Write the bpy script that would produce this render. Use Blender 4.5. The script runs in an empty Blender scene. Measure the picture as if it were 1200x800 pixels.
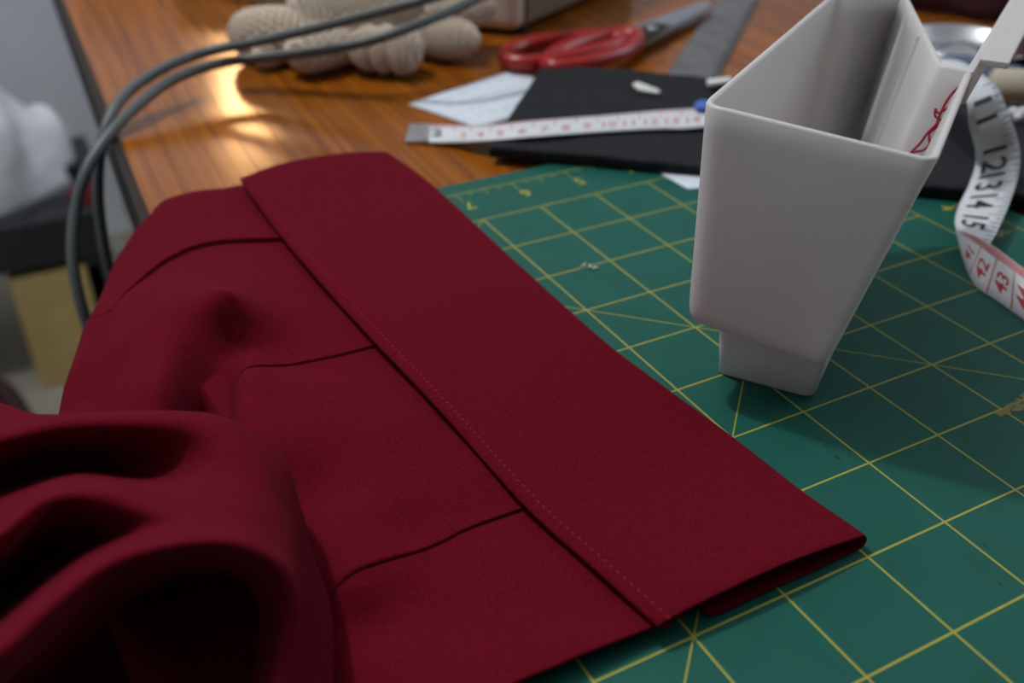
import bpy, bmesh, math, random
import numpy as np
from mathutils import Vector, Matrix
from mathutils.noise import noise as pnoise

S = bpy.context.scene
C = S.collection
random.seed(7)

# ------------------------------------------------------------------ camera, world, lights, exposure
CAM = Vector((-0.15440988, -0.31393086, 0.17132783))
RW = Matrix(((0.88335891, -0.46869266, 0.00205805),
             (0.25407541, 0.48254406, 0.83821054),
             (-0.39385623, -0.73991785, 0.54534287)))      # world -> camera rows
FPX = 1171.11
cd = bpy.data.cameras.new('camera')
cam = bpy.data.objects.new('camera', cd)
C.objects.link(cam)
cam.matrix_world = Matrix.Translation(CAM) @ RW.transposed().to_4x4()
cd.sensor_width = 36.0
cd.lens = 36.0 * FPX / 1200
cd.clip_start = 0.01
cd.clip_end = 30
cd.dof.use_dof = True
cd.dof.focus_distance = 0.262
cd.dof.aperture_fstop = 10.0
S.camera = cam

w = bpy.data.worlds.new('world')
S.world = w
w.use_nodes = True
w.node_tree.nodes['Background'].inputs[0].default_value = (0.80, 0.90, 1.0, 1)
w.node_tree.nodes['Background'].inputs[1].default_value = 0.12

def light(name, kind, loc, energy, col, **kw):
    l = bpy.data.lights.new(name, kind)
    l.energy = energy
    l.color = col
    for k, v in kw.items():
        setattr(l, k, v)
    o = bpy.data.objects.new(name, l)
    C.objects.link(o)
    o.location = loc
    return o

# ceiling bulb, behind and to the left above the table
light('ceiling_bulb', 'POINT', (-0.36, 0.52, 1.38), 29.5, (0.95, 0.97, 1.0), shadow_soft_size=0.035)
# small assumed lamp by the far wall; its mirror image shows in the varnish
lw = light('assumed_wall_lamp', 'AREA', (0.252, 1.52, 0.465), 0.9, (1.0, 0.55, 0.22), shape='RECTANGLE', size=0.075, size_y=0.12)
lw.rotation_euler = (math.radians(-90), 0, 0)

# added cool fill high by the right wall, brightens the bin's inside; no window
wl = light('cool_fill_right', 'AREA', (2.55, -0.2, 1.2), 11.0, (0.78, 0.89, 1.0), shape='RECTANGLE', size=1.1, size_y=1.0)
wl.rotation_euler = (0, math.radians(90), 0)
S.view_settings.view_transform = 'Standard'
S.view_settings.look = 'None'
S.view_settings.gamma = 1.0
S.view_settings.use_curve_mapping = False
S.view_settings.exposure = 0.35

# ------------------------------------------------------------------ helpers
def at(u, v, z=0.0):
    """point at height z (metres above the mat) seen at photo position u, v"""
    q = Vector(((u - 600) / FPX, -(v - 400) / FPX, -1.0))
    d = RW.transposed() @ q
    t = (z - CAM.z) / d.z
    return CAM + d * t

def mat(name, col, rough=0.5, metal=0.0, spec=0.5, bump=None, var=None, sheen=0.0, rnd=0.0, coat=0.0):
    """bump = (scale, strength, distance); var = (scale, amount)"""
    m = bpy.data.materials.new(name)
    m.use_nodes = True
    nt = m.node_tree
    b = nt.nodes['Principled BSDF']
    b.inputs['Base Color'].default_value = (*col, 1)
    b.inputs['Roughness'].default_value = rough
    b.inputs['Metallic'].default_value = metal
    b.inputs['Specular IOR Level'].default_value = spec
    if coat:
        b.inputs['Coat Weight'].default_value = coat
        b.inputs['Coat Roughness'].default_value = 0.15
    if sheen:
        b.inputs['Sheen Weight'].default_value = sheen
        b.inputs['Sheen Roughness'].default_value = 0.5
    tc = nt.nodes.new('ShaderNodeTexCoord')
    src = None
    if var:
        n = nt.nodes.new('ShaderNodeTexNoise')
        n.inputs['Scale'].default_value = var[0]
        n.inputs['Detail'].default_value = 4
        nt.links.new(tc.outputs['Object'], n.inputs['Vector'])
        mr = nt.nodes.new('ShaderNodeMapRange')
        mr.inputs['From Min'].default_value = 0.3
        mr.inputs['From Max'].default_value = 0.7
        mr.inputs['To Min'].default_value = 1 - var[1]
        mr.inputs['To Max'].default_value = 1 + var[1]
        nt.links.new(n.outputs['Fac'], mr.inputs['Value'])
        src = mr.outputs['Result']
    if rnd:
        oi = nt.nodes.new('ShaderNodeObjectInfo')
        mr2 = nt.nodes.new('ShaderNodeMapRange')
        mr2.inputs['To Min'].default_value = 1 - rnd
        mr2.inputs['To Max'].default_value = 1 + rnd
        nt.links.new(oi.outputs['Random'], mr2.inputs['Value'])
        if src is None:
            src = mr2.outputs['Result']
        else:
            mu = nt.nodes.new('ShaderNodeMath')
            mu.operation = 'MULTIPLY'
            nt.links.new(src, mu.inputs[0])
            nt.links.new(mr2.outputs['Result'], mu.inputs[1])
            src = mu.outputs[0]
    if src is not None:
        vm = nt.nodes.new('ShaderNodeVectorMath')
        vm.operation = 'SCALE'
        vm.inputs[0].default_value = col
        nt.links.new(src, vm.inputs['Scale'])
        nt.links.new(vm.outputs[0], b.inputs['Base Color'])
    if bump:
        n = nt.nodes.new('ShaderNodeTexNoise')
        n.inputs['Scale'].default_value = bump[0]
        n.inputs['Detail'].default_value = 3
        nt.links.new(tc.outputs['Object'], n.inputs['Vector'])
        bp = nt.nodes.new('ShaderNodeBump')
        bp.inputs['Strength'].default_value = bump[1]
        bp.inputs['Distance'].default_value = bump[2]
        nt.links.new(n.outputs['Fac'], bp.inputs['Height'])
        nt.links.new(bp.outputs[0], b.inputs['Normal'])
    return m

def fabric_mat(name, col, period=0.00055):
    m = mat(name, col, rough=0.95, spec=0.03, sheen=0.02, var=(1700, 0.30))
    nt = m.node_tree
    b = nt.nodes['Principled BSDF']
    b.inputs['Sheen Tint'].default_value = (1.0, 0.35, 0.4, 1)
    tc = [n for n in nt.nodes if n.type == 'TEX_COORD'][0]
    wv = nt.nodes.new('ShaderNodeTexWave')
    wv.wave_type = 'BANDS'
    wv.bands_direction = 'DIAGONAL'
    wv.inputs['Scale'].default_value = 0.314 / period / 1.73
    wv.inputs['Distortion'].default_value = 1.2
    wv.inputs['Detail'].default_value = 2
    nt.links.new(tc.outputs['Object'], wv.inputs['Vector'])
    n = nt.nodes.new('ShaderNodeTexNoise')
    n.inputs['Scale'].default_value = 2200
    nt.links.new(tc.outputs['Object'], n.inputs['Vector'])
    ad = nt.nodes.new('ShaderNodeMath')
    ad.operation = 'ADD'
    nt.links.new(wv.outputs['Fac'], ad.inputs[0])
    nt.links.new(n.outputs['Fac'], ad.inputs[1])
    bp = nt.nodes.new('ShaderNodeBump')
    bp.inputs['Strength'].default_value = 0.13
    bp.inputs['Distance'].default_value = 0.0002
    nt.links.new(ad.outputs[0], bp.inputs['Height'])
    nt.links.new(bp.outputs[0], b.inputs['Normal'])
    return m

def wood_mat(name, col, col2, rough, rnd, scale=1.0):
    m = bpy.data.materials.new(name)
    m.use_nodes = True
    nt = m.node_tree
    b = nt.nodes['Principled BSDF']
    tc = nt.nodes.new('ShaderNodeTexCoord')
    oi = nt.nodes.new('ShaderNodeObjectInfo')
    mp = nt.nodes.new('ShaderNodeMapping')
    mp.inputs['Scale'].default_value = (260 * scale, 6 * scale, 260 * scale)
    nt.links.new(tc.outputs['Object'], mp.inputs['Vector'])
    mx = nt.nodes.new('ShaderNodeVectorMath')
    mx.operation = 'MULTIPLY_ADD'
    mx.inputs[1].default_value = (40, 40, 40)
    cx = nt.nodes.new('ShaderNodeCombineXYZ')
    nt.links.new(oi.outputs['Random'], cx.inputs[0])
    nt.links.new(oi.outputs['Random'], cx.inputs[1])
    nt.links.new(cx.outputs[0], mx.inputs[0])
    nt.links.new(mp.outputs[0], mx.inputs[2])
    n = nt.nodes.new('ShaderNodeTexNoise')
    n.inputs['Scale'].default_value = 1.0
    n.inputs['Detail'].default_value = 3
    nt.links.new(mx.outputs[0], n.inputs['Vector'])
    cr = nt.nodes.new('ShaderNodeValToRGB')
    cr.color_ramp.elements[0].position = 0.3
    cr.color_ramp.elements[0].color = (*col2, 1)
    cr.color_ramp.elements[1].position = 0.65
    cr.color_ramp.elements[1].color = (*col, 1)
    nt.links.new(n.outputs['Fac'], cr.inputs['Fac'])
    mr = nt.nodes.new('ShaderNodeMapRange')
    mr.inputs['To Min'].default_value = 1 - rnd
    mr.inputs['To Max'].default_value = 1 + rnd
    nt.links.new(oi.outputs['Random'], mr.inputs['Value'])
    vm = nt.nodes.new('ShaderNodeVectorMath')
    vm.operation = 'SCALE'
    nt.links.new(cr.outputs['Color'], vm.inputs[0])
    nt.links.new(mr.outputs['Result'], vm.inputs['Scale'])
    nt.links.new(vm.outputs[0], b.inputs['Base Color'])
    b.inputs['Roughness'].default_value = rough
    b.inputs['Specular IOR Level'].default_value = 0.23
    return m

def tag(o, label=None, cat=None, group=None, kind=None):
    if label: o['label'] = label
    if cat: o['category'] = cat
    if group: o['group'] = group
    if kind: o['kind'] = kind
    return o

def empty(name, loc, label, cat, group=None):
    o = bpy.data.objects.new(name, None)
    o.empty_display_size = 0.02
    C.objects.link(o)
    o.location = loc
    return tag(o, label, cat, group)

def link(name, me, m, parent=None, smooth=True):
    o = bpy.data.objects.new(name, me)
    C.objects.link(o)
    if m is not None and not me.materials:
        me.materials.append(m)
    if smooth:
        for p in me.polygons:
            p.use_smooth = True
    if parent is not None:
        o.parent = parent
        o.matrix_parent_inverse = Matrix.LocRotScale(parent.location, parent.rotation_euler, parent.scale).inverted()
    return o

def pydata(name, v, f, m, parent=None, smooth=True):
    me = bpy.data.meshes.new(name)
    me.from_pydata([tuple(p) for p in v], [], f)
    me.update()
    return link(name, me, m, parent, smooth)

def from_bm(name, bm, m, parent=None, smooth=True):
    bmesh.ops.recalc_face_normals(bm, faces=bm.faces)
    me = bpy.data.meshes.new(name)
    bm.to_mesh(me)
    bm.free()
    return link(name, me, m, parent, smooth)

def mod_bevel(o, wd, seg=2, ang=35):
    b = o.modifiers.new('bevel', 'BEVEL')
    b.width = wd
    b.segments = seg
    b.limit_method = 'ANGLE'
    b.angle_limit = math.radians(ang)
    return o

def mod_solid(o, t, off=0.0):
    s = o.modifiers.new('thickness', 'SOLIDIFY')
    s.thickness = t
    s.offset = off
    return o

def mod_sub(o, n=2):
    s = o.modifiers.new('smooth', 'SUBSURF')
    s.levels = n
    s.render_levels = n
    return o

def box_bm(x0, x1, y0, y1, z0, z1, bm=None):
    bm = bm or bmesh.new()
    vs = [bm.verts.new(p) for p in ((x0, y0, z0), (x1, y0, z0), (x1, y1, z0), (x0, y1, z0),
                                    (x0, y0, z1), (x1, y0, z1), (x1, y1, z1), (x0, y1, z1))]
    for f in ((3, 2, 1, 0), (4, 5, 6, 7), (0, 1, 5, 4), (1, 2, 6, 5), (2, 3, 7, 6), (3, 0, 4, 7)):
        bm.faces.new([vs[i] for i in f])
    return bm

def prism(name, poly, z0, z1, m, parent=None, bev=0.0, seg=2):
    """poly: list of (x, y)"""
    bm = bmesh.new()
    lo = [bm.verts.new((p[0], p[1], z0)) for p in poly]
    hi = [bm.verts.new((p[0], p[1], z1)) for p in poly]
    bm.faces.new(lo)
    bm.faces.new(hi)
    n = len(poly)
    for i in range(n):
        bm.faces.new((lo[i], lo[(i + 1) % n], hi[(i + 1) % n], hi[i]))
    o = from_bm(name, bm, m, parent, smooth=False)
    if bev:
        mod_bevel(o, bev, seg)
    return o

def cr_spline(P, n):
    """Catmull-Rom through the rows of P, n samples per span"""
    P = np.asarray(P, float)
    Q = np.vstack([2 * P[0] - P[1], P, 2 * P[-1] - P[-2]])
    out = []
    for i in range(1, len(Q) - 2):
        p0, p1, p2, p3 = Q[i - 1], Q[i], Q[i + 1], Q[i + 2]
        for k in range(n):
            t = k / n
            out.append(0.5 * (2 * p1 + (p2 - p0) * t + (2 * p0 - 5 * p1 + 4 * p2 - p3) * t * t + (3 * p1 - p0 - 3 * p2 + p3) * t ** 3))
    out.append(P[-1])
    return np.array(out)

def grid_faces(nr, nc, close=False):
    f = []
    for i in range(nr - 1):
        for j in range(nc - (0 if close else 1)):
            j2 = (j + 1) % nc
            f.append((i * nc + j, i * nc + j2, (i + 1) * nc + j2, (i + 1) * nc + j))
    return f

def tube(name, pts, rad, m, parent=None, seg=12, closed=False, squash=None):
    pts = [Vector(p) for p in pts]
    n = len(pts)
    v = []
    f = []
    up = Vector((0, 0, 1))
    for i, p in enumerate(pts):
        a = pts[(i - 1) % n] if (closed or i > 0) else p
        b = pts[(i + 1) % n] if (closed or i < n - 1) else p
        t = (b - a).normalized()
        s = t.cross(up)
        if s.length < 1e-3:
            s = t.cross(Vector((0, 1, 0)))
        s.normalize()
        q = s.cross(t)
        r = rad[i] if hasattr(rad, '__len__') else rad
        sq = squash or 1.0
        for k in range(seg):
            an = 2 * math.pi * k / seg
            v.append(p + s * (r * math.cos(an)) + q * (r * sq * math.sin(an)))
    rows = n + (1 if closed else 0)
    for i in range(rows - 1):
        for k in range(seg):
            k2 = (k + 1) % seg
            f.append((i * seg + k, i * seg + k2, ((i + 1) % n) * seg + k2, ((i + 1) % n) * seg + k))
    if not closed:
        f.append(tuple(range(seg - 1, -1, -1)))
        f.append(tuple((n - 1) * seg + k for k in range(seg)))
    return pydata(name, v, f, m, parent)

def text_mesh(s, size):
    cu = bpy.data.curves.new('t', 'FONT')
    cu.body = s
    cu.size = size
    cu.align_x = 'CENTER'
    cu.align_y = 'CENTER'
    cu.offset = size * 0.018
    cu.resolution_u = 3
    o = bpy.data.objects.new('t', cu)
    C.objects.link(o)
    dg = bpy.context.evaluated_depsgraph_get()
    dg.update()
    me = bpy.data.meshes.new_from_object(o.evaluated_get(dg))
    bpy.data.objects.remove(o)
    vs = [v.co.copy() for v in me.vertices]
    fs = [tuple(p.vertices) for p in me.polygons]
    bpy.data.meshes.remove(me)
    return vs, fs

# ------------------------------------------------------------------ materials
M = {}
M['maroon'] = fabric_mat('maroon twill', (0.122, 0.0046, 0.0130))
M['thread'] = mat('maroon thread', (0.20, 0.008, 0.016), rough=0.8, spec=0.1)
M['plank'] = wood_mat('honey varnished wood', (0.33, 0.098, 0.007), (0.17, 0.043, 0.0035), 0.17, 0.14)
M['edge'] = mat('dark table edge', (0.022, 0.018, 0.015), rough=0.7, spec=0.2)
M['mat'] = mat('green cutting mat', (0.009, 0.098, 0.072), rough=0.45, spec=0.25, bump=(1500, 0.12, 0.0001), var=(60, 0.08))
M['line'] = mat('yellow mat print', (0.36, 0.34, 0.045), rough=0.5)
M['scuff'] = mat('dark cut mark', (0.006, 0.018, 0.022), rough=0.8)
M['smudge'] = mat('worn mat print', (0.24, 0.21, 0.07), rough=0.7)
M['white'] = mat('white plastic', (0.84, 0.815, 0.795), rough=0.33, spec=0.45, var=(35, 0.025), bump=(500, 0.05, 0.0002))
def translucent(m, f, col):
    nt = m.node_tree
    b = nt.nodes['Principled BSDF']
    t = nt.nodes.new('ShaderNodeBsdfTranslucent')
    t.inputs['Color'].default_value = (*col, 1)
    mx = nt.nodes.new('ShaderNodeMixShader')
    mx.inputs[0].default_value = f
    out = nt.nodes['Material Output']
    nt.links.new(b.outputs[0], mx.inputs[1])
    nt.links.new(t.outputs[0], mx.inputs[2])
    nt.links.new(mx.outputs[0], out.inputs['Surface'])
translucent(M['white'], 0.30, (0.85, 0.82, 0.80))
M['tape'] = mat('white tape', (0.68, 0.70, 0.72), rough=0.45)
M['ink'] = mat('black ink', (0.012, 0.012, 0.014), rough=0.6)
M['red ink'] = mat('red ink', (0.50, 0.015, 0.03), rough=0.6)
M['pink ink'] = mat('pink ruled band', (0.55, 0.20, 0.20), rough=0.6)
M['steel'] = mat('steel', (0.55, 0.56, 0.58), rough=0.35, metal=0.9, var=(120, 0.15))
M['dull steel'] = mat('dull steel', (0.26, 0.25, 0.25), rough=0.42, metal=0.75, var=(90, 0.25))
M['felt'] = mat('black felt', (0.012, 0.012, 0.014), rough=0.9, spec=0.3, bump=(700, 0.3, 0.0004), var=(300, 0.3))
M['paper'] = mat('white paper', (0.70, 0.76, 0.82), rough=0.8, spec=0.2)
M['pencil'] = mat('pencil', (0.46, 0.51, 0.56), rough=0.8)
M['red plastic'] = mat('red plastic', (0.36, 0.012, 0.010), rough=0.28)
M['yarn'] = mat('cream yarn', (0.72, 0.62, 0.51), rough=0.95, spec=0.1, bump=(1400, 0.5, 0.0004), var=(500, 0.12), sheen=0.15)
M['cable'] = mat('grey rubber cable', (0.085, 0.10, 0.10), rough=0.42)
M['housing'] = mat('cream plastic', (0.72, 0.67, 0.60), rough=0.5)
M['olive'] = mat('olive plastic', (0.20, 0.18, 0.11), rough=0.6)
M['rubber'] = mat('black rubber', (0.01, 0.01, 0.01), rough=0.8)
M['sage'] = mat('sage green plastic', (0.27, 0.30, 0.18), rough=0.5)
M['chalk'] = mat('chalk', (0.66, 0.66, 0.62), rough=0.9)
M['blue'] = mat('blue plastic', (0.06, 0.15, 0.50), rough=0.4)
M['slate'] = mat('slate blue cloth', (0.09, 0.12, 0.17), rough=0.9, bump=(600, 0.4, 0.0004))
M['cream'] = mat('cream cotton', (0.50, 0.44, 0.33), rough=0.9, bump=(900, 0.3, 0.0003))
M['dark maroon'] = mat('dark maroon cloth', (0.045, 0.004, 0.010), rough=0.9, bump=(700, 0.3, 0.0004), sheen=0.1)
M['chrome'] = mat('polished metal', (0.80, 0.81, 0.83), rough=0.16, metal=1.0)
M['glass bead'] = mat('pearl bead', (0.75, 0.72, 0.76), rough=0.15)
M['red thread'] = mat('red sewing thread', (0.36, 0.012, 0.03), rough=0.7)
M['wall'] = mat('pale grey wall', (0.70, 0.74, 0.80), rough=0.8, var=(3, 0.05))
M['floor'] = mat('beige floor', (0.30, 0.27, 0.22), rough=0.6, var=(8, 0.1))
M['bench'] = mat('black bench', (0.018, 0.020, 0.024), rough=0.5)
M['crate'] = wood_mat('pale pine', (0.62, 0.47, 0.20), (0.53, 0.39, 0.15), 0.6, 0.05, 0.12)
M['bag'] = mat('white plastic bag', (0.74, 0.77, 0.82), rough=0.55, bump=(30, 0.5, 0.01))
M['assumed_cupboard'] = mat('brown cupboard', (0.10, 0.065, 0.035), rough=0.6, var=(6, 0.2))

# ------------------------------------------------------------------ the room
FZ = -0.765
o = from_bm('floor', box_bm(-2.2, 2.6, -1.6, 2.2, FZ - 0.04, FZ), M['floor'], smooth=False)
tag(o, 'beige floor under the table and bench', 'floor', kind='structure')
o = from_bm('wall_back', box_bm(-2.2, 2.6, 1.70, 1.78, FZ, 1.75), M['wall'], smooth=False)
tag(o, 'pale grey wall behind the table', 'wall', kind='structure')
o = from_bm('wall_left', box_bm(-2.28, -2.2, -1.6, 1.78, FZ, 1.75), M['wall'], smooth=False)
tag(o, 'pale grey wall left of the table', 'wall', kind='structure')
o = from_bm('wall_right', box_bm(2.6, 2.68, -1.6, 1.78, FZ, 1.75), M['wall'], smooth=False)
tag(o, 'pale grey wall right of the table', 'wall', kind='structure')
o = from_bm('wall_front', box_bm(-2.28, 2.68, -1.68, -1.6, FZ, 1.75), mat('dark front wall', (0.10, 0.09, 0.08), 0.8), smooth=False)
tag(o, 'dark wall behind the photographer', 'wall', kind='structure')
o = from_bm('ceiling', box_bm(-2.28, 2.68, -1.6, 1.78, 1.75, 1.8), mat('white ceiling', (0.75, 0.76, 0.76), 0.9), smooth=False)
tag(o, 'white ceiling above the table', 'ceiling', kind='structure')

# ------------------------------------------------------------------ table
TZ = -0.003
ang = -math.atan2(0.0152, 0.3612)
table = empty('table', (-0.1155, 0.0738, FZ), 'honey-varnished wooden table of narrow strips with a dark edge', 'table')
table.rotation_euler = (0, 0, ang)
LY0, LY1 = -0.62, 0.80          # along the strips
PW = 0.0165
NP = 56
def tlocal(o):
    o.matrix_parent_inverse = Matrix.Identity(4)
    return o
pm = None
for i in range(NP):
    if pm is None:
        bm = box_bm(0.00004, PW - 0.00004, LY0, LY1, -0.022, 0.0)
        bmesh.ops.bevel(bm, geom=[e for e in bm.edges if abs(e.verts[0].co.z) < 1e-6 and abs(e.verts[1].co.z) < 1e-6],
                        offset=0.00018, segments=1, affect='EDGES')
        p = tlocal(from_bm('plank', bm, M['plank'], table, smooth=False))
        pm = p.data
    else:
        p = tlocal(link('plank', pm, None, table, smooth=False))
    p.location = (i * PW + 0.003, 0, TZ - FZ)
WT = NP * PW + 0.003
tlocal(from_bm('edge_trim', box_bm(-0.001, 0.0029, LY0, LY1, TZ - FZ - 0.034, TZ - FZ - 0.0008), M['edge'], table, smooth=False))
tlocal(from_bm('apron', box_bm(0.05, WT - 0.05, LY0 + 0.05, LY1 - 0.05, TZ - FZ - 0.10, TZ - FZ - 0.022), M['edge'], table, smooth=False))
for lx in (0.08, WT - 0.08):
    for ly in (LY0 + 0.08, LY1 - 0.08):
        mod_bevel(tlocal(from_bm('leg', box_bm(lx - 0.025, lx + 0.025, ly - 0.025, ly + 0.025, 0, TZ - FZ - 0.09), M['edge'], table, smooth=False)), 0.004)

# ------------------------------------------------------------------ cutting mat
I = 0.0254
cm = empty('cutting_mat', (0.04, -0.2, TZ), 'green self-healing cutting mat printed with a yellow inch grid', 'cutting mat')
X0, X1 = -4.36 * I, 7.42 * I
Y0, Y1 = -16.4 * I, 1.40 * I
prism('board', [(X0, Y0), (X1, Y0), (X1, Y1), (X0, Y1)], TZ + 0.0001, 0.0, M['mat'], cm, 0.0006)
gv, gf = [], []
def gline(r0, c0, r1, c1, wd, z=0.00005):
    a = Vector((c0 * I, -r0 * I, z))
    b = Vector((c1 * I, -r1 * I, z))
    d = (b - a).normalized()
    s = Vector((-d.y, d.x, 0)) * wd / 2
    k = len(gv)
    gv.extend([a - s, b - s, b + s, a + s])
    gf.append((k, k + 1, k + 2, k + 3))
for c in range(-3, 7):
    gline(0, c, 15, c, 0.00062)
for r in range(0, 16):
    gline(r, -3, r, 6, 0.00062, 0.00006)
# bias lines
for r0, c0, r1, c1 in ((0, -3, 9, 6), (6, -3, 15, 6), (0, 0, 3, -3), (0, 6, 9, -3), (6, 6, 15, -3), (3, 6, 12, -3)):
    if (r0, c0) == (0, -3) or (r0, c0) == (0, 0) or (r0, c0) == (0, 6):
        gline(r0, c0, r1, c1, 0.00042, 0.00007)
pydata('grid_lines', gv, gf, M['line'], cm, False)
gv, gf = [], []
gline(-1, -4, -1, 7, 0.0005)
gline(16, -4, 16, 7, 0.0005)
gline(-1, -4, 16, -4, 0.0005)
gline(-1, 7, 16, 7, 0.0005)
for k in range(11 * 8 + 1):
    c = -4 + k / 8
    L = 0.30 if k % 8 == 0 else 0.2 if k % 4 == 0 else 0.13
    if k % 2 == 0:
        gline(-1, c, -1 + L, c, 0.00036, 0.00006)
        gline(16, c, 16 - L, c, 0.00036, 0.00006)
for k in range(17 * 4 + 1):
    r = -1 + k / 4
    L = 0.30 if k % 4 == 0 else 0.2 if k % 2 == 0 else 0.13
    gline(r, 7, r, 7 - L, 0.00036, 0.00006)
    gline(r, -4, r, -4 + L, 0.00036, 0.00006)
pydata('ruler_ticks', gv, gf, M['line'], cm, False)
for c in range(-3, 7):
    vs, fs = text_mesh(str(7 - c), 0.0088)
    pydata('numeral', [Vector((c * I - p.x + 0.0008, 0.55 * I - p.y, 0.00008)) for p in vs], fs, M['line'], cm, False)
for r in range(0, 15):
    vs, fs = text_mesh(str(r + 1), 0.0088)
    pydata('numeral', [Vector((6.58 * I + p.y, -r * I - p.x, 0.00008)) for p in vs], fs, M['line'], cm, False)
# worn speckled patch of print along one grid line
random.seed(3)
gv, gf = [], []
for k in range(420):
    t = random.random()
    c = 2.88 + t * 1.5
    wd = min(0.30, 0.06 + t * 0.5)
    off = random.uniform(-wd * 0.95, wd * 0.25) * 0.75
    rr = 7.04 - off - 0.10 * t * 2
    x, y, s = c * I, -rr * I, random.uniform(0.00025, 0.0007)
    a0 = random.uniform(0, 6.28)
    k0 = len(gv)
    for q in range(5):
        gv.append(Vector((x + s * math.cos(a0 + q * 1.2566), y + s * math.sin(a0 + q * 1.2566), 0.00009 + k * 2e-7)))
    gf.append(tuple(range(k0, k0 + 5)))
tag(pydata('worn_print', gv, gf, M['smudge'], cm, False), kind='stuff')

gv, gf = [], []
for u0, v0, u1, v1, wd in ((953, 508, 985, 541, 0.00018), (978, 533, 986, 540, 0.0006), (962, 548, 972, 551, 0.0003), (1168, 680, 1176, 688, 0.0004), (1150, 636, 1158, 642, 0.0005), (900, 470, 930, 484, 0.00015)):
    a, b = at(u0, v0, 0.00012), at(u1, v1, 0.00012)
    d = (b - a).normalized()
    q = Vector((-d.y, d.x, 0)) * wd / 2
    k = len(gv)
    gv.extend([a, (a + b) / 2 - q, b, (a + b) / 2 + q])
    gf.append((k, k + 1, k + 2, k + 3))
tag(pydata('cut_marks', gv, gf, M['scuff'], cm, False), kind='stuff')

# ------------------------------------------------------------------ maroon garment
gar = empty('garment', (-0.04, -0.06, 0.0), 'maroon twill garment with a wide stitched band and pleats draped over the table edge', 'garment')

# wide band: a flattened tube running along the mat, open at the near end
NR = 60
left_px = cr_spline([(278, 212), (325, 275), (380, 340), (435, 400), (520, 490), (610, 592), (690, 665), (768, 736)], 12)
right_px = cr_spline([(450, 176), (505, 217), (600, 305), (700, 395), (758, 440), (860, 515), (935, 575), (985, 612), (1012, 632)], 12)
def resample(P, n):
    d = np.r_[0, np.cumsum(np.linalg.norm(np.diff(P, axis=0), axis=1))]
    t = np.linspace(0, d[-1], n)
    return np.stack([np.interp(t, d, P[:, k]) for k in range(P.shape[1])], 1)
def zl(t): return 0.0060 + 0.0010 * max(0, (0.15 - t) / 0.15)
def zr(t): return 0.0036 + 0.0012 * max(0, (t - 0.86) / 0.14) ** 2
Lw = np.array([at(u, v, 0.006) for u, v in left_px]); Rw = np.array([at(u, v, 0.004) for u, v in right_px])
Lw, Rw = resample(Lw, NR), resample(Rw, NR)
bv = []
NCT, NCB = 22, 14
for i in range(NR):
    t = i / (NR - 1)
    A = Vector(Lw[i]); B = Vector(Rw[i])
    A.z = zl(t); B.z = zr(t)
    crown = 0.0012 + 0.0010 * max(0, (t - 0.82) / 0.18) ** 2 + 0.0008 * max(0, (0.16 - t) / 0.16) ** 2
    arch = 0.0035 * max(0, (0.12 - t) / 0.12) ** 1.5
    row = []
    # hem fold at the left: short return under the edge
    for s in (0.10, 0.05):
        p = A.lerp(B, s); p.z = A.z - 0.0022; row.append(p)
    for k in range(NCT):
        s = k / (NCT - 1)
        p = A.lerp(B, s)
        p.z += crown * math.sin(math.pi * s) ** 0.8 + 0.0003 * pnoise(Vector((p.x * 60, p.y * 45, 0)))
        p.y += arch * math.sin(math.pi * min(1, s * 1.05)) if t < 0.12 else 0
        d = abs(s - 0.065)                     # pressed along the stitch line
        p.z -= 0.00045 * math.exp(-(d / 0.022) ** 2)
        row.append(p)
    # right fold and lower layer
    dx = (B - A); dx.z = 0; dx.normalize()
    lowz = 0.0007
    for k in range(5):
        an = math.pi / 2 - math.pi * (k + 1) / 6
        hz = (B.z - lowz) / 2
        row.append(Vector((B.x, B.y, B.z - hz)) + dx * (min(hz, 0.0016) * math.cos(an)) + Vector((0, 0, hz * math.sin(an))))
    for k in range(NCB):
        s = 1 - 0.75 * k / (NCB - 1)
        p = A.lerp(B, s); p.z = lowz + 0.0002 * math.sin(k)
        row.append(p)
    bv.extend(row)
ncol = 2 + NCT + 5 + NCB
band = pydata('waistband', bv, grid_faces(NR, ncol), M['maroon'], gar)
mod_solid(band, 0.0007)
mod_sub(band, 1)

# stitches: a row of small dashes just inside the band's left edge
sv, sf = [], []
NS = 120
for k in range(NS):
    t = (k + 0.5) / NS
    f = t * (NR - 1)
    i = min(int(f), NR - 2)
    fr = f - i
    def bp(ii, cc): return Vector(bv[ii * ncol + cc])
    def surf(ff, cf):
        ii = max(0, min(int(ff), NR - 2)); fr_ = ff - ii
        c0 = int(cf); fc = cf - c0
        return (bp(ii, c0).lerp(bp(ii, c0 + 1), fc)).lerp(bp(ii + 1, c0).lerp(bp(ii + 1, c0 + 1), fc), fr_)
    cpos = 2 + 0.065 * (NCT - 1)
    h = 0.36 / NS * (NR - 1)
    a = surf(f - h, cpos); b = surf(f + h, cpos)
    d = (b - a).normalized(); s = Vector((-d.y, d.x, 0)) * 0.0004
    up = Vector((0, 0, 0.00062)); base = Vector((0, 0, 0.0002)); mid = (a + b) / 2 + up
    k0 = len(sv)
    sv.extend([a + base - s * .5, a + base + s * .5, mid - s, mid + s, b + base - s * .5, b + base + s * .5])
    sf.extend([(k0, k0 + 2, k0 + 3, k0 + 1), (k0 + 2, k0 + 4, k0 + 5, k0 + 3)])
st = pydata('stitching', sv, sf, M['thread'], band)
tag(st, 'row of tiny maroon stitches along the band', kind='stuff')
st.matrix_parent_inverse = Matrix.Translation(gar.location).inverted() @ Matrix.Identity(4)
st.matrix_parent_inverse = Matrix.Identity(4)

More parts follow.
